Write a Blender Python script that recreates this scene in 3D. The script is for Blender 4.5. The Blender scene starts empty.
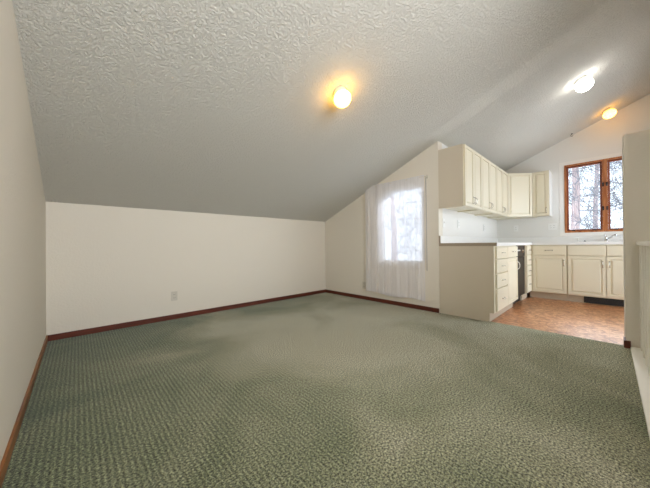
import bpy, bmesh, math, random
from mathutils import Vector, Matrix
from mathutils.geometry import tessellate_polygon

S = bpy.context.scene
C = S.collection
PI = math.pi
R = math.radians

# ---------------------------------------------------------------- measures
XL, YK, XG, Y1, XW = -0.225, 3.7055, 3.4655, 1.5187, 6.1313
ZK, SL = 1.3486, 0.4171
YS = -1.25                      # wall beyond the stairwell
TH = 0.12
def cz(y): return ZK + SL * (YK - y)

# ---------------------------------------------------------------- camera
cam = bpy.data.cameras.new('camera')
co = bpy.data.objects.new('camera', cam); C.objects.link(co)
cam.sensor_fit = 'HORIZONTAL'; cam.sensor_width = 36.0
cam.lens = 36.0 * 264.74 / 650.0
cam.clip_start = 0.02; cam.clip_end = 200
a, p, r = R(46.95), R(0.257), R(-0.52)
F = Vector((math.cos(a)*math.cos(p), math.sin(a)*math.cos(p), math.sin(p)))
Rt = Vector((math.sin(a), -math.cos(a), 0)); U = Rt.cross(F)
R2 = Rt*math.cos(r) + U*math.sin(r); U2 = -Rt*math.sin(r) + U*math.cos(r)
M = Matrix((R2, U2, -F)).transposed().to_4x4()
M.translation = Vector((0, 0, 0.9026))
co.matrix_world = M
S.camera = co

# ---------------------------------------------------------------- world, lights, exposure
w = bpy.data.worlds.new('world'); S.world = w; w.use_nodes = True
bg = w.node_tree.nodes['Background']
bg.inputs[0].default_value = (0.76, 0.87, 1.0, 1); bg.inputs[1].default_value = 2.0

def area(name, loc, rot, sx, sy, power, col):
    l = bpy.data.lights.new(name, 'AREA'); l.shape = 'RECTANGLE'; l.size = sx; l.size_y = sy
    l.energy = power; l.color = col
    o = bpy.data.objects.new(name, l); C.objects.link(o); o.location = loc; o.rotation_euler = rot
    return o
# daylight: the sky itself through the two windows in view (portals only guide its sampling);
# added fill lamps stand outside an assumed, unseen kitchen glass door and stair window
def portal(name, loc, rot, sx, sy):
    o = area(name, loc, rot, sx, sy, 1, (1, 1, 1)); o.data.cycles.is_portal = True
portal('portal_kitchen_window', (XW+0.10, 0.03, 1.655), (0, R(90), 0), 1.15, 0.95)
portal('portal_curtain_window', (XG+0.10, 2.09, 1.18), (0, R(90), 0), 1.08, 0.72)
# added fill lamp standing in for bright sky, high beyond the kitchen window
sk = area('fill_lamp_sky', (9.4, -0.1, 4.5), (0, 0, 0), 2.4, 2.4, 700, (0.90, 0.95, 1.0))
sk.rotation_euler = (Vector((9.4, -0.1, 4.5)) - Vector((4.0, 0.5, 0.6))).to_track_quat('Z', 'Y').to_euler()
area('fill_lamp_door', (4.85, YS-0.25, 1.15), (R(90), 0, 0), 1.7, 2.0, 46, (0.84, 0.92, 1.0))
area('fill_lamp_stairs', (0.78, YS-0.22, 1.75), (R(90), 0, 0), 1.6, 1.7, 86, (0.98, 0.985, 1.0))

S.view_settings.view_transform = 'Standard'
S.view_settings.look = 'None'
S.view_settings.exposure = 0.32
S.view_settings.gamma = 1.0
S.view_settings.use_curve_mapping = False
S.cycles.use_denoising = True
S.cycles.max_bounces = 10
S.cycles.diffuse_bounces = 6
S.cycles.transparent_max_bounces = 16
S.cycles.sample_clamp_indirect = 8

# ---------------------------------------------------------------- materials
def mat(name, col, rough=0.6, metal=0.0, spec=0.5):
    m = bpy.data.materials.new(name); m.use_nodes = True
    b = m.node_tree.nodes['Principled BSDF']
    b.inputs['Base Color'].default_value = (*col, 1)
    b.inputs['Roughness'].default_value = rough
    b.inputs['Metallic'].default_value = metal
    b.inputs['Specular IOR Level'].default_value = spec
    return m
def nd(m, t, **kw):
    n = m.node_tree.nodes.new(t)
    for k, v in kw.items():
        if k in n.inputs.keys(): n.inputs[k].default_value = v
        else: setattr(n, k, v)
    return n
def lk(m, a, b): m.node_tree.links.new(a, b)
def coords(m, scale=(1, 1, 1), rot=(0, 0, 0)):
    t = nd(m, 'ShaderNodeTexCoord'); mp = nd(m, 'ShaderNodeMapping')
    mp.inputs['Scale'].default_value = scale; mp.inputs['Rotation'].default_value = rot
    lk(m, t.outputs['Object'], mp.inputs[0]); return mp.outputs[0]
def ramp(m, src, stops):
    n = nd(m, 'ShaderNodeValToRGB'); e = n.color_ramp.elements
    e[0].position, e[0].color = stops[0][0], (*stops[0][1], 1)
    e[1].position, e[1].color = stops[-1][0], (*stops[-1][1], 1)
    for q, c in stops[1:-1]:
        x = e.new(q); x.color = (*c, 1)
    lk(m, src, n.inputs[0]); return n.outputs[0]
def mixc(m, fac, a, b, mode='MIX'):
    n = nd(m, 'ShaderNodeMix', data_type='RGBA', blend_type=mode)
    for s, i in ((fac, 0), (a, 6), (b, 7)):
        if hasattr(s, 'links'): lk(m, s, n.inputs[i])
        elif isinstance(s, tuple): n.inputs[i].default_value = (*s, 1)
        else: n.inputs[i].default_value = s
    return n.outputs[2]
def bump(m, src, strength, dist, prev=None):
    n = nd(m, 'ShaderNodeBump', Strength=strength, Distance=dist); lk(m, src, n.inputs['Height'])
    if prev: lk(m, prev, n.inputs['Normal'])
    return n.outputs[0]
def P(m): return m.node_tree.nodes['Principled BSDF']
def g(v): return (v, v, v)

def plaster(name, col, sc, strength, dist):
    m = mat(name, col, 0.9, spec=0.15)
    v = coords(m)
    n1 = nd(m, 'ShaderNodeTexNoise', Scale=sc, Detail=3.0, Roughness=0.6); lk(m, v, n1.inputs[0])
    h = ramp(m, n1.outputs[0], [(0.42, g(0)), (0.60, g(1))])
    lk(m, bump(m, h, strength, dist), P(m).inputs['Normal'])
    return m
M_WALL = plaster('wall_paint', (0.74, 0.69, 0.60), 60, 0.25, 0.002)
M_WALLK = plaster('kitchen_wall_paint', (0.77, 0.76, 0.73), 60, 0.25, 0.002)
M_CEIL = plaster('ceiling_knockdown', (0.70, 0.68, 0.62), 74, 1.0, 0.0065)
M_CEILB = plaster('ceiling_joint_texture', (0.70, 0.68, 0.62), 60, 0.9, 0.006)

def carpet():
    m = mat('sage_carpet', (0.2, 0.23, 0.17), 1.0, spec=0.05)
    v = coords(m)
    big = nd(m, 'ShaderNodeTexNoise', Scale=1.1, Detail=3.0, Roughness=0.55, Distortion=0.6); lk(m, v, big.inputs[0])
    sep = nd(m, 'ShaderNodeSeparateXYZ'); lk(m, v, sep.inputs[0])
    # daylight on the nap painted in: beige mid-room, paler towards the kitchen, sage edges
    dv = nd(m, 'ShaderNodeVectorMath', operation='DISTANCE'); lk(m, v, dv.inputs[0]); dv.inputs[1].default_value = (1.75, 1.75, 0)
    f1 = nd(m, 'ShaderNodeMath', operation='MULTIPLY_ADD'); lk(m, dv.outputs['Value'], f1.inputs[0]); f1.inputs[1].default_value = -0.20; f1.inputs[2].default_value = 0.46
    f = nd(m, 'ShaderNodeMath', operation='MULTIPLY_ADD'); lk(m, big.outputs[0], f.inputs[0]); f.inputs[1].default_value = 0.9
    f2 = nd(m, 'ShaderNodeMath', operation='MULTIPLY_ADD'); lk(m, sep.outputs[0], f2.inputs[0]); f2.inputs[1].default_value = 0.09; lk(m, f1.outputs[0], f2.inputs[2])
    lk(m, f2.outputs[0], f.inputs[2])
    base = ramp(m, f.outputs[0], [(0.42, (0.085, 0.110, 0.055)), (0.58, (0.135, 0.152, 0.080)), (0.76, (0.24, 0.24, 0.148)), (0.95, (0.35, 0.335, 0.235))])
    # rows
    wv = nd(m, 'ShaderNodeTexWave', wave_type='BANDS', bands_direction='X', Scale=14.5, Distortion=2.2, Detail=2.0)
    wv.inputs['Detail Scale'].default_value = 3.0
    lk(m, v, wv.inputs[0])
    ra = nd(m, 'ShaderNodeMath', operation='MULTIPLY_ADD'); lk(m, sep.outputs[0], ra.inputs[0]); ra.inputs[1].default_value = 0.35; lk(m, big.outputs[0], ra.inputs[2])
    rowmask = ramp(m, ra.outputs[0], [(0.56, g(1)), (0.86, g(0.0))])
    rowc = ramp(m, wv.outputs[0], [(0.1, g(0.70)), (0.9, g(1.25))])
    rows = mixc(m, rowmask, (1, 1, 1), rowc)
    c1 = mixc(m, 1.0, base, rows, 'MULTIPLY')
    fine = nd(m, 'ShaderNodeTexNoise', Scale=112.0, Detail=4.0, Roughness=0.75); lk(m, v, fine.inputs[0])
    grain = ramp(m, fine.outputs[0], [(0.38, g(0.12)), (0.5, g(0.88)), (0.62, g(2.1))])
    c2 = mixc(m, 1.0, c1, grain, 'MULTIPLY')
    lk(m, c2, P(m).inputs['Base Color'])
    b1 = bump(m, fine.outputs[0], 0.5, 0.008)
    b2 = bump(m, wv.outputs[0], 0.35, 0.006, b1)
    lk(m, b2, P(m).inputs['Normal'])
    P(m).inputs['Sheen Weight'].default_value = 0.2
    P(m).inputs['Sheen Roughness'].default_value = 0.5
    return m
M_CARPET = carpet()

def vinyl():
    m = mat('kitchen_vinyl', (0.5, 0.28, 0.15), 0.30, spec=0.5)
    v = coords(m)
    n = nd(m, 'ShaderNodeTexNoise', Scale=14.0, Detail=5.0, Roughness=0.7, Distortion=1.5); lk(m, v, n.inputs[0])
    c = ramp(m, n.outputs[0], [(0.36, (0.20, 0.065, 0.022)), (0.48, (0.42, 0.17, 0.065)), (0.60, (0.62, 0.33, 0.16))])
    br = nd(m, 'ShaderNodeTexBrick', Scale=1.0); br.offset = 0.5
    br.inputs['Brick Width'].default_value = 0.9; br.inputs['Row Height'].default_value = 0.15
    br.inputs['Mortar Size'].default_value = 0.002; br.inputs['Color1'].default_value = (1, 1, 1, 1)
    br.inputs['Color2'].default_value = (0.93, 0.92, 0.90, 1); br.inputs['Mortar'].default_value = (0.78, 0.75, 0.72, 1)
    lk(m, v, br.inputs[0])
    lk(m, mixc(m, 1.0, c, br.outputs[0], 'MULTIPLY'), P(m).inputs['Base Color'])
    return m
M_VINYL = vinyl()

def wood(name, c0, c1, rough=0.4, axis='Z'):
    m = mat(name, c0, rough)
    sc = {'Z': (14, 14, 1.2), 'X': (1.2, 14, 14), 'Y': (14, 1.2, 14)}[axis]
    v = coords(m, sc)
    n = nd(m, 'ShaderNodeTexNoise', Scale=2.2, Detail=5.0, Roughness=0.6, Distortion=0.4); lk(m, v, n.inputs[0])
    lk(m, ramp(m, n.outputs[0], [(0.35, c0), (0.65, c1)]), P(m).inputs['Base Color'])
    return m
M_WOOD = wood('stained_window_wood', (0.30, 0.085, 0.02), (0.56, 0.22, 0.075))
M_WOODD = wood('dark_sash_wood', (0.16, 0.035, 0.012), (0.33, 0.09, 0.03))
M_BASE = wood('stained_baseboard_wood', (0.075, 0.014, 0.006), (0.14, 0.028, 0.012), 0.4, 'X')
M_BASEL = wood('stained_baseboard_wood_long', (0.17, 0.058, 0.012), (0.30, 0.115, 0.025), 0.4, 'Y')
M_CAB = mat('cream_cabinet', (0.76, 0.70, 0.54), 0.35)
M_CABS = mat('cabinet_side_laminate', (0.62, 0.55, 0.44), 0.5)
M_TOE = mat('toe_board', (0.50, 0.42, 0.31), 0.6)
M_TOP = mat('white_laminate', (0.84, 0.84, 0.82), 0.3)
M_CAP = mat('taupe_edge_strip', (0.34, 0.275, 0.20), 0.5)
M_TRIM = mat('white_gloss_paint', (0.78, 0.75, 0.66), 0.4)
M_CASE = mat('white_casing_paint', (0.82, 0.80, 0.76), 0.5)
M_METAL = mat('brushed_nickel', (0.62, 0.60, 0.56), 0.25, 1.0)
M_CHROME = mat('chrome', (0.75, 0.76, 0.78), 0.12, 1.0)
M_WPLAST = mat('white_plastic', (0.82, 0.82, 0.80), 0.35)
M_DARK = mat('black_metal', (0.012, 0.012, 0.012), 0.5)
M_SLOT = mat('dark_slot', (0.03, 0.03, 0.03), 0.6)
M_DW = mat('black_brown_enamel', (0.025, 0.018, 0.013), 0.45, spec=0.25)
M_BRASS = mat('brass', (0.72, 0.50, 0.22), 0.3, 1.0)
M_SINK = mat('white_enamel', (0.8, 0.8, 0.78), 0.2)
M_SNOW = mat('snow', (0.85, 0.87, 0.92), 0.8)
M_BARK = wood('bark', (0.42, 0.30, 0.28), (0.66, 0.54, 0.52), 0.9)
M_TWIG = mat('twig_bark', (0.20, 0.205, 0.22), 0.9)

def glass():
    m = bpy.data.materials.new('window_glass'); m.use_nodes = True
    nt = m.node_tree; nt.nodes.remove(nt.nodes['Principled BSDF'])
    out = nt.nodes['Material Output']
    t = nd(m, 'ShaderNodeBsdfTransparent'); gl = nd(m, 'ShaderNodeBsdfGlossy'); gl.inputs['Roughness'].default_value = 0.02
    fr = nd(m, 'ShaderNodeFresnel'); fr.inputs[0].default_value = 1.3
    mx = nd(m, 'ShaderNodeMixShader'); lk(m, fr.outputs[0], mx.inputs[0]); lk(m, t.outputs[0], mx.inputs[1]); lk(m, gl.outputs[0], mx.inputs[2])
    lk(m, mx.outputs[0], out.inputs[0]); return m
M_GLASS = glass()
def sheer():
    m = bpy.data.materials.new('sheer_white_fabric'); m.use_nodes = True
    nt = m.node_tree; nt.nodes.remove(nt.nodes['Principled BSDF'])
    out = nt.nodes['Material Output']
    t = nd(m, 'ShaderNodeBsdfTransparent')
    d = nd(m, 'ShaderNodeBsdfDiffuse'); d.inputs[0].default_value = (0.97, 0.95, 0.95, 1)
    tr = nd(m, 'ShaderNodeBsdfTranslucent'); tr.inputs[0].default_value = (0.93, 0.92, 1.0, 1)
    v = coords(m, (1, 1, 0.05))
    n = nd(m, 'ShaderNodeTexNoise', Scale=60.0, Detail=2.0); lk(m, v, n.inputs[0])
    f = ramp(m, n.outputs[0], [(0.35, g(0.66)), (0.65, g(0.74))])
    a_ = nd(m, 'ShaderNodeMixShader'); a_.inputs[0].default_value = 0.4; lk(m, d.outputs[0], a_.inputs[1]); lk(m, tr.outputs[0], a_.inputs[2])
    b_ = nd(m, 'ShaderNodeMixShader'); lk(m, f, b_.inputs[0]); lk(m, t.outputs[0], b_.inputs[1]); lk(m, a_.outputs[0], b_.inputs[2])
    lk(m, b_.outputs[0], out.inputs[0]); return m
M_SHEER = sheer()
def emit(name, col, st):
    m = mat(name, (0.9, 0.88, 0.8), 0.3)
    P(m).inputs['Emission Color'].default_value = (*col, 1); P(m).inputs['Emission Strength'].default_value = st
    return m
M_WARM = emit('warm_lit_glass', (1.0, 0.50, 0.050), 13.0)
M_WARM2 = emit('warm_lit_glass_dimmer', (1.0, 0.45, 0.05), 8.0)
M_COOL = emit('white_lit_glass', (1.0, 0.98, 0.94), 12.0)

# ---------------------------------------------------------------- mesh helpers
def bx(bm, x0, x1, y0, y1, z0, z1):
    vs = [bm.verts.new(q) for q in ((x0,y0,z0),(x1,y0,z0),(x1,y1,z0),(x0,y1,z0),(x0,y0,z1),(x1,y0,z1),(x1,y1,z1),(x0,y1,z1))]
    fs = []
    for f in ((0,3,2,1),(4,5,6,7),(0,1,5,4),(1,2,6,5),(2,3,7,6),(3,0,4,7)):
        fs.append(bm.faces.new([vs[i] for i in f]))
    return fs
def tube(bm, pts, rad, n=8, caps=True):
    pts = [Vector(q) for q in pts]; rings = []; u = None
    rads = rad if isinstance(rad, (list, tuple)) else [rad]*len(pts)
    for i, q in enumerate(pts):
        d = (pts[min(i+1, len(pts)-1)] - pts[max(i-1, 0)]).normalized()
        if u is None: u = d.cross(Vector((0, 0, 1)) if abs(d.z) < 0.9 else Vector((1, 0, 0)))
        u = u - d*u.dot(d)
        if u.length < 1e-4: u = d.cross(Vector((0.3, 0.9, 0.1)))
        u.normalize(); v = d.cross(u)
        rings.append([bm.verts.new(q + (u*math.cos(2*PI*k/n) + v*math.sin(2*PI*k/n))*rads[i]) for k in range(n)])
    for A, B in zip(rings, rings[1:]):
        for k in range(n): bm.faces.new((A[k], A[(k+1) % n], B[(k+1) % n], B[k]))
    if caps: bm.faces.new(rings[0][::-1]); bm.faces.new(rings[-1])
def lathe(bm, prof, n=32):
    rings = []
    for (rr, z) in prof:
        if rr < 1e-6: rings.append([bm.verts.new((0, 0, z))])
        else: rings.append([bm.verts.new((rr*math.cos(2*PI*k/n), rr*math.sin(2*PI*k/n), z)) for k in range(n)])
    for A, B in zip(rings, rings[1:]):
        for k in range(n):
            a0, a1 = A[k % len(A)], A[(k+1) % len(A)]; b0, b1 = B[k % len(B)], B[(k+1) % len(B)]
            if len(A) == 1: bm.faces.new((a0, b1, b0))
            elif len(B) == 1: bm.faces.new((a0, a1, b0))
            else: bm.faces.new((a0, a1, b1, b0))
def prism(bm, loops, axis, a0, a1):
    """loops: outer polygon then holes, 2-D; extruded from a0 to a1 along axis"""
    def v3(q, t):
        u, v = q
        return {'X': (t, u, v), 'Y': (u, t, v), 'Z': (u, v, t)}[axis]
    allv = []
    for t in (a0, a1):
        row = [[bm.verts.new(v3(q, t)) for q in L] for L in loops]
        allv.append(row)
        flat = [x for L in row for x in L]
        for tri in tessellate_polygon([[Vector((q[0], q[1], 0)) for q in L] for L in loops]):
            try: bm.faces.new([flat[i] for i in tri])
            except ValueError: pass
    for li, L in enumerate(loops):
        A, B = allv[0][li], allv[1][li]
        for k in range(len(L)):
            bm.faces.new((A[k], A[(k+1) % len(L)], B[(k+1) % len(L)], B[k]))
def obj(name, bm, m, parent=None, smooth=False, bevel=0.0, loc=None, rot=None):
    bmesh.ops.recalc_face_normals(bm, faces=bm.faces)
    me = bpy.data.meshes.new(name); bm.to_mesh(me); bm.free()
    me.materials.append(m)
    o = bpy.data.objects.new(name, me); C.objects.link(o)
    if parent: o.parent = parent
    if loc: o.location = loc
    if rot: o.rotation_euler = rot
    if smooth:
        for q in me.polygons: q.use_smooth = True
    if bevel:
        b = o.modifiers.new('bevel', 'BEVEL'); b.width = bevel; b.segments = 2; b.limit_method = 'ANGLE'
    return o
def box(name, m, x0, x1, y0, y1, z0, z1, parent=None, bevel=0.0):
    bm = bmesh.new(); bx(bm, x0, x1, y0, y1, z0, z1); return obj(name, bm, m, parent, bevel=bevel)
def struct(o): o['kind'] = 'structure'; return o
def tag(o, label, cat, group=None):
    o['label'] = label; o['category'] = cat
    if group: o['group'] = group
    return o
def thing(name, label, cat, loc, rotz=0, group=None):
    o = bpy.data.objects.new(name, None); C.objects.link(o); o.location = loc; o.rotation_euler = (0, 0, rotz)
    o.empty_display_size = 0.05
    return tag(o, label, cat, group)

# ---------------------------------------------------------------- room shell
XF = 3.50      # carpet / vinyl line
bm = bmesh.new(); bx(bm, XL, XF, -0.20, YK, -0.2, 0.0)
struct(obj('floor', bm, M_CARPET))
bm = bmesh.new(); bx(bm, XF, XW, YS, Y1, -0.2, -0.003)
struct(obj('floor_kitchen', bm, M_VINYL))
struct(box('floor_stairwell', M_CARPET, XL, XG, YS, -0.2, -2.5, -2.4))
struct(box('wall_stairwell_far', M_WALL, XG-0.024, XG+0.09, YS, -0.2, -2.4, -0.2))

# ceiling: one sloping slab with a shallow taped joint over the gable wall line
bm = bmesh.new()
t = 0.15
prism(bm, [[(YK+TH, cz(YK+TH)), (YS-TH, cz(YS-TH)), (YS-TH, cz(YS-TH)+t), (YK+TH, cz(YK+TH)+t)]], 'X', XL-TH, XG+TH)
prism(bm, [[(Y1+TH, cz(Y1+TH)), (YS-TH, cz(YS-TH)), (YS-TH, cz(YS-TH)+t), (Y1+TH, cz(Y1+TH)+t)]], 'X', XG+TH, XW+TH)
ceil = struct(obj('ceiling', bm, M_CEIL))
bm = bmesh.new()
ny = 60; prof = [(-0.16, 0.0), (-0.08, 0.0025), (-0.02, 0.004), (0.02, 0.004), (0.08, 0.0025), (0.16, 0.0)]
xc = 3.35; rows = []
for j in range(ny+1):
    y = YS + (1.50-YS)*j/ny
    rows.append([bm.verts.new((xc+dx, y, cz(y)+0.001-h)) for dx, h in prof])
for A, B in zip(rows, rows[1:]):
    for k in range(len(prof)-1): bm.faces.new((A[k], A[k+1], B[k+1], B[k]))
jt = obj('joint', bm, M_CEILB, ceil, smooth=True)

def wall(name, outer, holes, axis, a0, a1, m=M_WALL):
    bm = bmesh.new(); prism(bm, [outer] + holes, axis, a0, a1); return struct(obj(name, bm, m))
wall('wall_left', [(YS-TH, -2.4), (YK+TH, -2.4), (YK+TH, cz(YK+TH)), (YS-TH, cz(YS-TH))], [], 'X', XL-TH, XL)
wall('wall_back', [(XL, -0.2), (XG, -0.2), (XG, ZK), (XL, ZK)], [], 'Y', YK, YK+TH)
# gable wall with the clipped window opening
GW = [(1.735, 0.645), (2.445, 0.645), (2.445, 1.600), (2.215, 1.722), (1.735, 1.722)]
wall('wall_gable', [(Y1, -0.2), (YK+TH, -0.2), (YK+TH, cz(YK+TH)), (Y1, cz(Y1))], [GW], 'X', XG, XG+TH)
wall('wall_kitchen_side', [(XG+TH, -0.2), (XW, -0.2), (XW, cz(Y1)), (XG+TH, cz(Y1))], [], 'Y', Y1, Y1+TH, M_WALLK)
# kitchen window wall
WY0, WY1, WZ0, WZ1 = -0.450, 0.508, 1.078, 2.232
wall('wall_kitchen_window', [(YS-TH, -0.2), (Y1+TH, -0.2), (Y1+TH, cz(Y1+TH)), (YS-TH, cz(YS-TH))],
     [[(WY0, WZ0), (WY1, WZ0), (WY1, WZ1), (WY0, WZ1)]], 'X', XW, XW+TH, M_WALLK)
SX0, SX1, SZ0, SZ1 = -0.05, 1.6, 1.0, 2.7
wall('wall_stairwell', [(XL, -2.4), (XW, -2.4), (XW, cz(YS)), (XL, cz(YS))],
     [[(SX0, SZ0), (SX1, SZ0), (SX1, SZ1), (SX0, SZ1)], [(3.85, 0.01), (5.65, 0.01), (5.65, 2.08), (3.85, 2.08)]], 'Y', YS-TH, YS)
HW = 1.832
wall('wall_partition', [(YS, 0), (-0.097, 0), (-0.097, HW), (YS, HW)], [], 'X', XG-0.024, XG+0.09)

# baseboards (stained wood)
BH, BT = 0.058, 0.012
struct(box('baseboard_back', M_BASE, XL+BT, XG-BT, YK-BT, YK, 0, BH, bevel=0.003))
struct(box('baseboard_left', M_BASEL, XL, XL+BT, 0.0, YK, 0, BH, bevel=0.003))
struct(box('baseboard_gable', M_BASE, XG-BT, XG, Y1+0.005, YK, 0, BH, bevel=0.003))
bm = bmesh.new()
bx(bm, XG-0.024-0.014, XG-0.024, -0.122, -0.083, 0, 0.062); bx(bm, XG-0.024, XG+0.09, -0.097, -0.083, 0, 0.062)
struct(obj('baseboard_partition', bm, M_BASE))
# painted curb along the stairwell edge
M_CURB = mat('white_curb_paint', (0.90, 0.87, 0.78), 0.4)
struct(box('trim_1', M_CURB, XL, XG-0.024, -0.222, -0.120, -0.02, 0.016, bevel=0.003))
struct(box('trim_2', M_TRIM, XL, XG-0.024, -0.222, -0.202, -0.25, -0.02))
struct(box('trim_3', M_CASE, XG+0.09, XG+0.093, -0.128, -0.090, 0.0, HW))

# ---------------------------------------------------------------- kitchen window
def rect_frame(bm, ax, a0, a1, y0, y1, z0, z1, t):
    loops = [[(y0, z0), (y1, z0), (y1, z1), (y0, z1)], [(y0+t, z0+t), (y1-t, z0+t), (y1-t, z1-t), (y0+t, z1-t)]]
    prism(bm, loops, ax, a0, a1)
e = bpy.data.objects.new('window_1', None); C.objects.link(e); e.location = (XW, WY0, WZ0); struct(e)
W1 = e
def wpart(name, bm, m, par, origin, **k):
    bmesh.ops.translate(bm, verts=bm.verts, vec=-Vector(origin)); return obj(name, bm, m, par, **k)
O1 = (XW, WY0, WZ0)
bm = bmesh.new(); rect_frame(bm, 'X', XW-0.014, XW+TH, WY0, WY1, WZ0, WZ1, 0.024); wpart('window_frame', bm, M_WOOD, W1, O1)
yc = (WY0+WY1)/2
bm = bmesh.new(); bx(bm, XW-0.016, XW+TH-0.01, yc-0.030, yc+0.030, WZ0+0.024, WZ1-0.024); wpart('mullion', bm, M_WOOD, W1, O1)
bm = bmesh.new(); rect_frame(bm, 'X', XW-0.006, XW-0.0005, WY0-0.065, WY1+0.065, WZ0-0.062, WZ1+0.062, 0.060); wpart('casing', bm, M_CASE, W1, O1)
for (y0, y1) in ((yc+0.031, WY1-0.025), (WY0+0.025, yc-0.031)):
    bm = bmesh.new(); rect_frame(bm, 'X', XW+0.03, XW+0.07, y0, y1, WZ0+0.025, WZ1-0.025, 0.024); s_ = wpart('sash', bm, M_WOODD, W1, O1)
    bm = bmesh.new(); bx(bm, XW+0.048, XW+0.052, y0+0.02, y1-0.02, WZ0+0.045, WZ1-0.045); wpart('pane', bm, M_GLASS, s_, O1)
    # crank operator on the sill
    cy = y0 + 0.08 if y0 > yc else y1 - 0.08
    for cy in ((y0+y1)/2 - 0.12, (y0+y1)/2 + 0.13):
        bm = bmesh.new(); bx(bm, XW-0.006, XW+0.028, cy-0.02, cy+0.02, WZ0+0.025, WZ0+0.041); tube(bm, [(XW, cy, WZ0+0.035), (XW-0.02, cy-0.03, WZ0+0.048)], 0.004)
        wpart('crank', bm, M_DARK, W1, O1)
for sy in (-1, 1):
    for z in (1.45, 1.83):
        bm = bmesh.new(); bx(bm, XW-0.026, XW-0.016, yc+sy*0.020-0.008, yc+sy*0.020+0.008, z-0.03, z+0.03)
        tube(bm, [(XW-0.024, yc+sy*0.020, z), (XW-0.034, yc+sy*0.030, z+0.02)], 0.004)
        wpart('sash_lock', bm, M_DARK, W1, O1)

# curtain window
e = bpy.data.objects.new('window_2', None); C.objects.link(e); e.location = (XG, 1.735, 0.645); struct(e)
O2 = (XG, 1.735, 0.645)
def inset_poly(P_, t):
    n = len(P_); out = []
    for i in range(n):
        a_, b_, c_ = Vector(P_[i-1]), Vector(P_[i]), Vector(P_[(i+1) % n])
        d1 = (b_-a_).normalized(); d2 = (c_-b_).normalized()
        n1 = Vector((-d1.y, d1.x)); n2 = Vector((-d2.y, d2.x))
        q = (n1+n2); q = q / q.length_squared * 2 * t
        out.append(tuple(b_ + q))
    return out
bm = bmesh.new(); prism(bm, [GW, inset_poly(GW, 0.022)], 'X', XG+0.02, XG+TH-0.005); wpart('window_frame', bm, M_CASE, e, O2)
bm = bmesh.new(); prism(bm, [inset_poly(GW, 0.020)], 'X', XG+0.07, XG+0.074); wpart('pane', bm, M_GLASS, e, O2)
# unseen window over the stairwell behind the viewer, added to let fill light in
e = bpy.data.objects.new('added_window_3', None); C.objects.link(e); e.location = (SX0, YS, SZ0); struct(e)
O3 = (SX0, YS, SZ0)
bm = bmesh.new(); prism(bm, [[(SX0, SZ0), (SX1, SZ0), (SX1, SZ1), (SX0, SZ1)], [(SX0+.03, SZ0+.03), (SX1-.03, SZ0+.03), (SX1-.03, SZ1-.03), (SX0+.03, SZ1-.03)]], 'Y', YS-TH+0.01, YS)
wpart('window_frame', bm, M_WOOD, e, O3)
bm = bmesh.new(); bx(bm, SX0+0.03, SX1-0.03, YS-0.06, YS-0.056, SZ0+0.03, SZ1-0.03); wpart('pane', bm, M_GLASS, e, O3)

# unseen glass door, added at the hidden kitchen end to let fill light in
e = bpy.data.objects.new('added_door_1', None); C.objects.link(e); e.location = (3.85, YS, 0.01); struct(e)
O4 = (3.85, YS, 0.01)
for k, (x0, x1) in enumerate(((3.851, 4.745), (4.75, 5.649))):
    bm = bmesh.new(); prism(bm, [[(x0, 0.012), (x1, 0.012), (x1, 2.079), (x0, 2.079)], [(x0+.06, .072), (x1-.06, .072), (x1-.06, 2.02), (x0+.06, 2.02)]], 'Y', YS-0.09+0.03*k, YS-0.065+0.03*k)
    q_ = wpart('door_panel', bm, M_WOOD, e, O4)
    bm = bmesh.new(); bx(bm, x0+.055, x1-.055, YS-0.08+0.03*k, YS-0.076+0.03*k, .07, 2.03); wpart('pane', bm, M_GLASS, q_, O4)

# ---------------------------------------------------------------- cabinets
def door_bm(x0, x1, z0, z1, th=0.020, panel=True, fr=0.050):
    """door or drawer front standing in front of local plane y=0 (front faces -y)"""
    bm = bmesh.new(); fs = bx(bm, x0, x1, -th, -0.001, z0, z1)
    front = fs[2]; bm.normal_update()
    if panel:
        bmesh.ops.inset_region(bm, faces=[front], thickness=min(fr, (x1-x0)*0.28), depth=0)
        bmesh.ops.inset_region(bm, faces=[front], thickness=0.002, depth=-0.013)
        bmesh.ops.inset_region(bm, faces=[front], thickness=0.011, depth=0)
        bmesh.ops.inset_region(bm, faces=[front], thickness=0.003, depth=0.007)
        bmesh.ops.inset_region(bm, faces=[front], thickness=0.020, depth=0.005)
    else:
        bmesh.ops.inset_region(bm, faces=[front], thickness=0.010, depth=0.003)
    return bm
def pull(parent, x, z, vert=True, y=-0.021, L=0.085, m=None):
    bm = bmesh.new(); pts = []
    for k in range(9):
        s = k/8; u = -L/2 + L*s; out = 0.028*math.sin(PI*s)**0.45 if 0 < s < 1 else 0
        pts.append((x, y-out, z+u) if vert else (x+u, y-out, z))
    tube(bm, pts, 0.0042, 8)
    for q in (pts[0], pts[-1]):
        bx(bm, q[0]-0.007, q[0]+0.007, y-0.003, y, q[2]-0.007, q[2]+0.007)
    return obj('handle', bm, m or M_METAL, parent, smooth=False)
def upper_body(w, d, h):
    bm = bmesh.new(); t_ = 0.016
    bx(bm, 0, t_, 0, d, 0, h); bx(bm, w-t_, w, 0, d, 0, h)
    bx(bm, t_, w-t_, 0, d, h-t_, h); bx(bm, t_, w-t_, 0.02, d, 0.016, 0.030); bx(bm, t_, w-t_, d-0.008, d, 0.030, h-t_)
    bx(bm, t_, w-t_, 0, 0.018, 0, 0.05)
    return bm
UZ, UH, UD = 1.372, 0.765, 0.305
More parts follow.
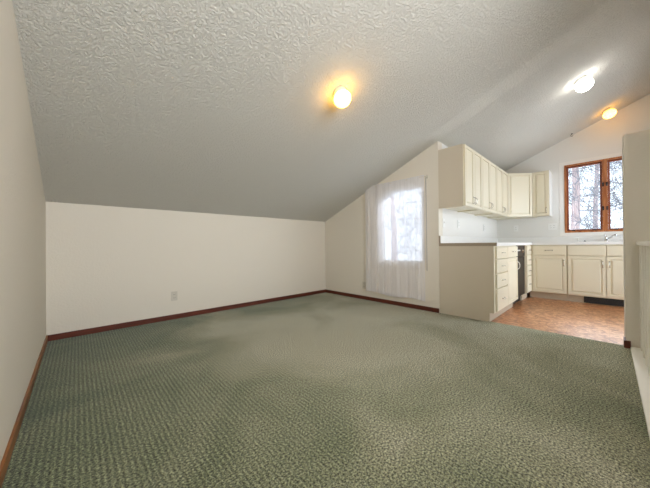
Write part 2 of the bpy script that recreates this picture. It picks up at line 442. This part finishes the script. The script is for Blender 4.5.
def upper(label, x0, x1, doors, hinge, rot=0, org=None, endpanel=False):
    w_ = x1-x0
    t_ = thing('wall_cabinet', label, 'cabinet', org or (x0, Y1-UD-0.001, UZ), rot, 'cream wall cabinets')
    obj('body', upper_body(w_-0.001, UD, UH), M_CAB, t_)
    if endpanel:
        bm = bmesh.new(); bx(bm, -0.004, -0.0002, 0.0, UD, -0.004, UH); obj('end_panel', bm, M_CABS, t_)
    n = len(doors)
    for i, (a_, b_) in enumerate(doors):
        d = obj('door', door_bm(a_, b_, 0.004, UH-0.006), M_CAB, t_)
        hx = (b_-0.030) if hinge[i] == 'L' else (a_+0.030)
        pull(d, hx, 0.095)
    return t_
c = [(3.470, 4.115), (4.115, 4.845), (4.845, 5.522)]
names = ['cream two-door wall cabinet with the exposed tan end panel, nearest of the row',
         'middle two-door cream wall cabinet of the row above the side counter',
         'cream two-door wall cabinet right next to the diagonal corner cabinet']
for i, (x0, x1) in enumerate(c):
    w_ = x1-x0; s0 = 0.014 if i == 0 else 0.006
    upper(names[i], x0, x1, [(s0, w_/2-0.002), (w_/2+0.002, w_-0.006)], 'LR', endpanel=(i == 0))
# diagonal corner cabinet
t_ = thing('corner_wall_cabinet', 'diagonal cream cabinet door in the kitchen corner between two cabinet rows', 'cabinet', (5.5235, Y1, UZ), 0)
bm = bmesh.new(); D2 = UD+0.001; q = 0.61
prism(bm, [[(0, -0.001), (q-0.003, -0.001), (q-0.003, -q), (q-0.003-D2+0.002, -q), (0, -D2)]], 'Z', 0.0, UH)
obj('body', bm, M_CAB, t_)
L = math.hypot(q-0.001-D2, q-D2)
d = obj('door', door_bm(0.012, L-0.012, 0.004, UH-0.006), M_CAB, t_, loc=(0, -D2, 0), rot=(0, 0, -math.atan2(q-D2, q-0.001-D2)))
pull(d, 0.045, 0.095, m=M_CAB)
# single cabinet on the window wall
xr = XW-UD-0.001
t_ = upper('narrow single-door cream wall cabinet between the corner cabinet and the kitchen window', 0, 0.232, [(0.008, 0.222)], 'L', rot=R(-90), org=(xr, Y1-q-0.002, UZ))
bm = bmesh.new(); bx(bm, 0.2322, 0.236, -0.002, UD, -0.002, UH+0.002); obj('end_panel', bm, M_WPLAST, t_)

BZ, BD = 0.876, 0.624
def base_body(w_, d=BD):
    bm = bmesh.new()
    prism(bm, [[(d, 0), (0.052, 0), (0.052, 0.105), (0, 0.105), (0, BZ), (d, BZ)]], 'X', 0, w_); return bm
def sink_body(w_, d=BD):
    bm = bmesh.new(); L_ = [[(d, 0), (0.052, 0), (0.052, 0.105), (0, 0.105), (0, BZ), (d, BZ)]]
    prism(bm, L_, 'X', 0, 0.018); prism(bm, L_, 'X', w_-0.018, w_)
    bx(bm, 0.018, w_-0.018, 0.0, 0.018, 0.105, BZ); bx(bm, 0.018, w_-0.018, 0.019, d, 0.105, 0.12); bx(bm, 0.018, w_-0.018, 0.052, 0.070, 0, 0.104)
    return bm
def base(name, label, x0, x1, fronts, rot=0, org=None, d=BD, group='cream base cabinets'):
    """fronts: (kind, xa, xb, za, zb, handle) with handle None, 'H', 'VL', 'VR'"""
    w_ = x1-x0
    t_ = thing(name, label, 'cabinet', org or (x0, Y1-d-0.001, 0), rot, group)
    obj('body', sink_body(w_-0.001, d) if name == 'sink_base_cabinet' else base_body(w_-0.001, d), M_CAB, t_)
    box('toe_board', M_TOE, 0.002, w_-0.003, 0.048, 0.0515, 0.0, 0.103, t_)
    for (k, xa, xb, za, zb, hd) in fronts:
        f = obj(k, door_bm(xa, xb, za, zb, panel=(k == 'door')), M_CAB, t_)
        if hd == 'H': pull(f, (xa+xb)/2, (za+zb)/2, False)
        elif hd == 'VL': pull(f, xa+0.030, zb-0.11)
        elif hd == 'VR': pull(f, xb-0.030, zb-0.11)
        elif hd == 'VRW': pull(f, xb-0.018, zb-0.12, m=M_WPLAST, L=0.11)
    return t_
def stack(a_, b_):
    return [('drawer', a_, b_, 0.725, 0.862, 'H'), ('drawer', a_, b_, 0.558, 0.715, 'H'), ('drawer', a_, b_, 0.385, 0.548, 'H'), ('drawer', a_, b_, 0.122, 0.375, 'H')]
t_ = base('drawer_cabinet', 'four-drawer cream base cabinet at the open end of the side counter', 3.470, 3.985, stack(0.045, 0.507))
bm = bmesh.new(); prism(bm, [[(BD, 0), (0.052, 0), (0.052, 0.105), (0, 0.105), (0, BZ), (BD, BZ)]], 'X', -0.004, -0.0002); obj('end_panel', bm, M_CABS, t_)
base('base_cabinet', 'cream base cabinet with one drawer over a door, left of the dishwasher', 3.985, 4.535,
     [('drawer', 0.008, 0.535, 0.725, 0.862, 'H'), ('door', 0.008, 0.535, 0.122, 0.715, 'VRW')])
base('drawer_cabinet', 'narrow cream drawer stack tucked in the corner right of the dishwasher', 5.145, 5.515, stack(0.012, 0.34))
# window side run: local x runs towards -Y
BW = 0.600
xb_ = XW-BW-0.001
ys_ = Y1-BW-0.004
base('base_cabinet', 'cream base cabinet with handled drawer over a door, under the double outlet', 0, ys_-0.4385,
     [('drawer', 0.055, ys_-0.4385-0.008, 0.712, 0.862, 'H'), ('door', 0.055, ys_-0.4385-0.008, 0.122, 0.700, 'VR')], rot=R(-90), org=(xb_, ys_, 0), d=BW)
base('sink_base_cabinet', 'cream sink cabinet with plain false drawer fronts and two doors below the window', 0, 0.826,
     [('drawer_front', 0.008, 0.409, 0.712, 0.862, None), ('door', 0.008, 0.409, 0.122, 0.700, 'VR'),
      ('drawer_front', 0.417, 0.818, 0.712, 0.862, None), ('door', 0.417, 0.818, 0.122, 0.700, 'VL')], rot=R(-90), org=(xb_, 0.437, 0), d=BW)
# floor register in the toe space below the sink cabinet
t_ = thing('toe_register', 'dark heating register in the toe space under the sink cabinet', 'vent', (xb_+0.047, 0.26, 0))
bm = bmesh.new()
bx(bm, -0.004, 0.0, -0.46, 0.0, 0.004, 0.101); obj('frame', bm, M_DARK, t_)
bm = bmesh.new()
for k in range(6): bx(bm, -0.009, -0.0042, -0.45, -0.01, 0.012+k*0.015, 0.019+k*0.015)
obj('grille', bm, M_SLOT, t_)

# dishwasher
t_ = thing('dishwasher', 'dark built-in dishwasher between the cream base cabinets', 'dishwasher', (4.540, Y1-0.61, 0))
box('body', M_DARK, 0, 0.60, 0.02, 0.57, 0.11, 0.868, t_)
box('toe_panel', M_DARK, 0.0, 0.60, 0.06, 0.08, 0.0, 0.108, t_)
box('door', M_DW, 0.004, 0.596, -0.004, 0.019, 0.115, 0.70, t_, bevel=0.004)
cp = box('control_panel', M_DW, 0.004, 0.596, -0.008, 0.019, 0.705, 0.865, t_, bevel=0.004)
bm = bmesh.new()
bm.free()
for xk in (0.10, 0.15, 0.20, 0.25): box('button', M_WPLAST, xk, xk+0.03, -0.013, -0.0085, 0.79, 0.81, cp)
bm = bmesh.new(); lathe(bm, [(0, 0.02), (0.024, 0.02), (0.027, 0), (0, 0)], 20)
obj('dial', bm, M_METAL, cp, loc=(0.43, -0.0085, 0.785), rot=(R(90), 0, 0))

# countertop (L-shaped, with a sink cut-out) and its backsplash
CT0, CT1 = BZ+0.0005, 0.914
t_ = thing('countertop', 'white L-shaped laminate kitchen countertop with a low backsplash', 'countertop', (XG, Y1, CT0))
OC = Vector((XG, Y1, CT0))
bm = bmesh.new()
yf = Y1-0.655; xf = XW-0.638; cY0 = -0.405
kx0, kx1, ky0, ky1 = 5.60, 5.985, -0.33, 0.385
bx(bm, XG+0.004, XW-0.0005, yf, Y1-0.0005, CT0, CT1)
bx(bm, xf, kx0, cY0, yf, CT0, CT1); bx(bm, kx1, XW-0.0005, cY0, yf, CT0, CT1)
bx(bm, kx0, kx1, ky1, yf, CT0, CT1); bx(bm, kx0, kx1, cY0, ky0, CT0, CT1)
bmesh.ops.translate(bm, verts=bm.verts, vec=-OC); obj('slab', bm, M_TOP, t_)
bm = bmesh.new()
bx(bm, XG+0.004, XW-0.02, Y1-0.02, Y1-0.0005, CT1, 1.012); bx(bm, XW-0.02, XW-0.0005, cY0, Y1-0.0005, CT1, 1.012)
bmesh.ops.translate(bm, verts=bm.verts, vec=-OC); obj('backsplash', bm, M_TOP, t_, bevel=0.003)
bm = bmesh.new()
bx(bm, XG-0.004, XG+0.0035, yf-0.001, Y1-0.0005, CT0, CT1+0.0005); bx(bm, XG-0.004, XG+0.0035, Y1-0.021, Y1-0.0005, CT1+0.0005, 1.013)
bmesh.ops.translate(bm, verts=bm.verts, vec=-OC); ec = obj('end_cap', bm, M_CAP, t_); ec['label'] = 'taupe end strip'

# sink, faucet, sprayer, stopper
t_ = thing('sink', 'white enamel sink set in the counter below the kitchen window', 'sink', (kx0, ky0, CT1))
bm = bmesh.new()
sw, sl = kx1-kx0, ky1-ky0
prism(bm, [[(-0.015, -0.015), (sw+0.015, -0.015), (sw+0.015, sl+0.015), (-0.015, sl+0.015)], [(0.012, 0.012), (sw-0.012, 0.012), (sw-0.012, sl-0.012), (0.012, sl-0.012)]], 'Z', 0.0006, 0.008)
obj('rim', bm, M_SINK, t_)
bm = bmesh.new()
for (q0, q1) in ((0.012, sl/2-0.01), (sl/2+0.01, sl-0.012)):
    A = [(0.012, q0), (sw-0.012, q0), (sw-0.012, q1), (0.012, q1)]
    B = inset_poly(A, 0.02)
    va = [bm.verts.new((*q_, 0.0005)) for q_ in A]; vb = [bm.verts.new((*q_, -0.17)) for q_ in B]
    for k in range(4): bm.faces.new((va[k], va[(k+1) % 4], vb[(k+1) % 4], vb[k]))
    bm.faces.new(vb)
bx(bm, 0.012, sw-0.012, sl/2-0.0095, sl/2+0.0095, -0.02, 0.0005)
obj('basin', bm, M_SINK, t_)
t_ = thing('faucet', 'chrome single-lever kitchen faucet in front of the wooden window', 'faucet', (6.055, 0.025, CT1))
bm = bmesh.new(); lathe(bm, [(0, 0), (0.028, 0), (0.028, 0.012), (0.020, 0.020), (0.019, 0.070), (0.014, 0.085), (0, 0.088)], 20); obj('base', bm, M_CHROME, t_, smooth=True)
bm = bmesh.new(); tube(bm, [(-0.01, -0.004, 0.030), (-0.08, -0.045, 0.068), (-0.15, -0.085, 0.104), (-0.175, -0.10, 0.106), (-0.185, -0.106, 0.086)], [0.011, 0.010, 0.009, 0.010, 0.011], 10); obj('spout', bm, M_CHROME, t_, smooth=True)
bm = bmesh.new(); tube(bm, [(0, 0, 0.080), (0.004, 0.008, 0.105), (-0.004, 0.018, 0.128)], [0.008, 0.006, 0.007], 8); obj('lever', bm, M_CHROME, t_, smooth=True)
t_ = thing('sprayer', 'small pale spray head standing on the counter left of the faucet', 'sprayer', (6.055, 0.345, CT1))
bm = bmesh.new(); lathe(bm, [(0, 0), (0.018, 0), (0.018, 0.008), (0.010, 0.012), (0.010, 0.030), (0.014, 0.045), (0.012, 0.058), (0, 0.060)], 16); obj('head', bm, M_WPLAST, t_, smooth=True)
bm = bmesh.new(); lathe(bm, [(0, 0), (0.022, 0), (0.022, 0.010), (0.010, 0.014), (0.006, 0.028), (0, 0.028)], 16)
tag(obj('sink_stopper', bm, M_DARK, smooth=True, loc=(6.045, 0.262, CT1)), 'small dark rubber stopper on the counter between sprayer and faucet', 'stopper')

# ---------------------------------------------------------------- outlets and switches
def outlet(label, loc, rotz, kind='outlet', wide=0.070, group=None, m=M_WPLAST):
    """plate faces local -y, centre at loc"""
    t_ = thing('outlet' if kind == 'outlet' else 'light_switch', label, 'outlet' if kind == 'outlet' else 'switch', loc, rotz, group)
    bm = bmesh.new(); bx(bm, -wide/2, wide/2, -0.006, 0, -0.0575, 0.0575); obj('plate', bm, m, t_, bevel=0.002)
    n = max(1, round(wide/0.07))
    for i in range(n):
        cx = (i-(n-1)/2)*0.046
        if kind == 'outlet':
            for zz in (-0.02, 0.02):
                bm = bmesh.new()
                prism(bm, [[(cx+0.016*math.cos(k*PI/8), zz+0.014*math.sin(k*PI/8)) for k in range(16)]], 'Y', -0.0085, -0.0062)
                s_ = obj('socket', bm, m, t_)
                bm = bmesh.new(); bx(bm, cx-0.008, cx-0.005, -0.0092, -0.0086, zz-0.004, zz+0.006); bx(bm, cx+0.005, cx+0.008, -0.0092, -0.0086, zz-0.004, zz+0.006)
                obj('slot', bm, M_SLOT, s_)
        else:
            bm = bmesh.new(); bx(bm, cx-0.006, cx+0.006, -0.016, -0.0062, -0.002, 0.016); obj('toggle', bm, m, t_)
    return t_
M_ALM = mat('almond_plastic', (0.60, 0.56, 0.48), 0.4)
outlet('almond outlet low on the knee wall above the dark baseboard', (0.878, YK-0.0005, 0.285), 0, m=M_ALM)
outlet('almond outlet on the gable wall just left of the curtain hem', (XG-0.0005, 2.765, 0.235), R(-90), m=M_ALM)
outlet('white switch plate at the near end of the side kitchen wall', (3.62, Y1-0.0005, 1.19), 0, 'switch')
outlet('outlet on the side kitchen wall between the switch and the corner', (4.13, Y1-0.0005, 1.20), 0)
outlet('outlet on the side kitchen wall, nearest the corner', (5.30, Y1-0.0005, 1.19), 0)
outlet('single outlet under the corner cabinet on the window wall', (XW-0.0005, 1.205, 1.19), R(-90))
outlet('wide double outlet plate left of the wooden kitchen window', (XW-0.0005, 0.672, 1.195), R(-90), wide=0.116)

# ---------------------------------------------------------------- ceiling lights
nrm = Vector((0, -SL, -1)).normalized()
def ceiling_light(label, x, y, m, sc=1.0, mb=M_BRASS):
    t_ = thing('ceiling_light', label, 'ceiling light', (x, y, cz(y)-0.0005*0), 0)
    t_.rotation_euler = (math.atan2(SL, 1)*-1 , 0, 0)      # local +z = up along the ceiling normal
    bm = bmesh.new(); lathe(bm, [(0, 0), (0.062*sc, 0), (0.066*sc, -0.006), (0.066*sc, -0.022), (0.058*sc, -0.030), (0.050*sc, -0.034), (0, -0.034)], 36)
    obj('canopy', bm, mb, t_, smooth=True)
    prof = [(0.046, -0.0345), (0.056, -0.042), (0.074, -0.058), (0.084, -0.080), (0.085, -0.100), (0.078, -0.122), (0.062, -0.142), (0.040, -0.155), (0.018, -0.160), (0, -0.161)]
    bm = bmesh.new(); lathe(bm, [(a_*sc, b_*sc if k else b_) for k, (a_, b_) in enumerate(prof)], 36)
    obj('globe', bm, m, t_, smooth=True)
    return t_
M_RING = mat('cream_fixture_ring', (0.72, 0.62, 0.46), 0.4)
ceiling_light('warm glowing globe light on the middle of the living room ceiling', 1.665, 1.580, M_WARM, 0.9, M_RING)
ceiling_light('bright white round ceiling light above the kitchen entrance', 4.30, 0.205, M_COOL, 0.92, M_WPLAST)
ceiling_light('warm amber globe light near the kitchen window wall', 5.80, 0.0, M_WARM2, 0.86, M_RING)
t_ = thing('ceiling_hook', 'tiny black hook in the ceiling left of the amber light', 'hook', (6.03, 0.40, cz(0.40)))
bm = bmesh.new(); lathe(bm, [(0, 0), (0.014, 0), (0.012, -0.006), (0, -0.008)], 12); obj('plate', bm, M_DARK, t_)
bm = bmesh.new(); tube(bm, [(0, 0, -0.006), (0, 0, -0.02)] + [(0, 0.014*math.sin(q_), -0.034+0.014*math.cos(q_)) for q_ in [k*PI/6 for k in range(0, 10)]], 0.003, 6); obj('hook', bm, M_DARK, t_)

# ---------------------------------------------------------------- curtain, rod, wand
random.seed(4)
def fold(y): return 0.0030*math.sin(y*52+1.3*math.sin(y*7)) + 0.0018*math.sin(y*97+1) + 0.003*math.sin(y*23)
bm = bmesh.new(); ny, nz = 150, 40; grid = []
ya, yb = 1.685, 2.685
for j in range(nz+1):
    s = j/nz; row = []
    for i in range(ny+1):
        u = i/ny; y = ya + (yb-ya)*u
        z0 = 0.135 + 0.012*math.sin(u*9) + 0.020*u
        y2 = y + (0.5-u)*0.008*(math.sin(PI*s))
        z = z0 + (1.838-z0)*s
        row.append(bm.verts.new((XG-0.058 + fold(y)*(0.55+0.45*(1-s)), y2, z)))
    grid.append(row)
for A, B in zip(grid, grid[1:]):
    for k in range(ny): bm.faces.new((A[k], A[k+1], B[k+1], B[k]))
cu = obj('curtain', bm, M_SHEER, smooth=True); tag(cu, 'sheer white curtain hanging over the gable wall window', 'curtain')
bm = bmesh.new(); grid = []
for j in range(4):
    row = []
    for i in range(ny+1):
        u = i/ny; y = ya + (yb-ya)*u
        z0 = 0.135 + 0.012*math.sin(u*9) + 0.020*u
        row.append(bm.verts.new((XG-0.060 + fold(y), y, z0 + 0.05*j/3)))
    grid.append(row)
for A, B in zip(grid, grid[1:]):
    for k in range(ny): bm.faces.new((A[k], A[k+1], B[k+1], B[k]))
obj('hem', bm, M_SHEER, cu, smooth=True)
t_ = thing('curtain_rod', 'flat pale curtain rod across the top of the sheer curtain', 'curtain rod', (XG, 1.67, 1.818))
bm = bmesh.new(); tube(bm, [(-0.002, 0, 0), (-0.045, 0, 0), (-0.050, 0.006, 0), (-0.050, 1.044, 0), (-0.045, 1.05, 0), (-0.002, 1.05, 0)], 0.007, 10); obj('rod', bm, M_ALM, t_, smooth=True)
for yy in (0, 1.05):
    bm = bmesh.new(); bx(bm, -0.006, 0, yy-0.012, yy+0.012, -0.025, 0.025); obj('bracket', bm, M_ALM, t_)
bm = bmesh.new(); tube(bm, [(XG-0.035, 1.672, 1.800), (XG-0.030, 1.670, 1.2), (XG-0.030, 1.670, 0.545)], 0.0045, 8)
tag(obj('curtain_wand', bm, mat('grey_wand', (0.36, 0.33, 0.32), 0.4), smooth=True), 'thin grey wand hanging from the rod at the right curtain edge', 'curtain wand')

# ---------------------------------------------------------------- stair railing
RX0, RX1, RY = XL+0.01, XG-0.026, -0.190
t_ = thing('stair_railing', 'white railing with square balusters against the grey partition wall', 'railing', (RX1, RY, 0.0165))
bm = bmesh.new(); bx(bm, RX0-RX1, 0, -0.030, 0.030, 0.862, 0.893); obj('handrail', bm, M_TRIM, t_, bevel=0.008)
nb = 18
for k in range(nb):
    x = -0.06 - k*0.20
    bm = bmesh.new(); bx(bm, x-0.016, x+0.016, -0.016, 0.016, 0.0, 0.862); obj('baluster', bm, M_TRIM, t_)

# ---------------------------------------------------------------- outdoors
struct(box('ground', M_SNOW, -5, 40, -18, 24, -3.2, -3.0))
def tree(label, x, y, h, rad, seed, n1=26, n2=8, n3=7, lean=0.0, zlo=0.2, spread=1.0):
    rnd = random.Random(seed)
    t_ = thing('bare_tree', label, 'tree', (x, y, -3.0), 0, None)
    bm = bmesh.new(); pts = []; rads = []
    for k in range(9):
        s = k/8; pts.append((lean*h*s + 0.05*math.sin(k+seed), 0.05*math.cos(k*1.3+seed), h*s)); rads.append(rad*(1-0.75*s))
    tube(bm, pts, rads, 10); obj('trunk', bm, M_BARK, t_, smooth=True)
    bm = bmesh.new()
    def br(p0, d, L, r0, depth):
        pts = [p0]; q = p0.copy(); dd = d.normalized(); m_ = 5
        for k in range(m_):
            dd = (dd + Vector((rnd.uniform(-.38, .38), rnd.uniform(-.38, .38), rnd.uniform(-.25, .35)))).normalized()
            q = q + dd*L/m_; pts.append(q.copy())
        tube(bm, pts, [max(0.0035, r0*(1-0.8*k/m_)) for k in range(m_+1)], 4, False)
        if depth > 0:
            for _ in range(n2 if depth == 2 else n3):
                k = rnd.randint(1, m_)
                br(pts[k], (dd + Vector((rnd.uniform(-1, 1), rnd.uniform(-1, 1), rnd.uniform(-.7, .9)))), L*rnd.uniform(.4, .65), r0*0.5, depth-1)
    for k in range(n1):
        s = zlo + (1-zlo)*k/n1; ang = k*2.4+seed
        base_ = Vector((lean*h*s, 0, h*s))
        br(base_, Vector((math.cos(ang), math.sin(ang), rnd.uniform(-.1, .5))), spread*rnd.uniform(1.2, 2.2)*(1.15-0.6*s), 0.014, 2)
    obj('branches', bm, M_TWIG, t_)
    return t_
tree('bare tree with a pinkish trunk behind the left kitchen window pane', 11.4, 0.72, 9.0, 0.17, 3, n1=44)
tree('bare tree behind the right kitchen window pane', 11.2, -0.75, 8.5, 0.09, 5, n1=40)
tree('farther bare tree seen between the two kitchen window panes', 15.0, 0.3, 10.5, 0.12, 8, n1=44)
tree('bare tree with a thick trunk behind the left half of the sheer curtain', 9.0, 5.75, 9.0, 0.17, 11, n1=24)
tree('bare tree behind the right half of the sheer curtain', 10.5, 5.0, 9.0, 0.09, 14, n1=24)
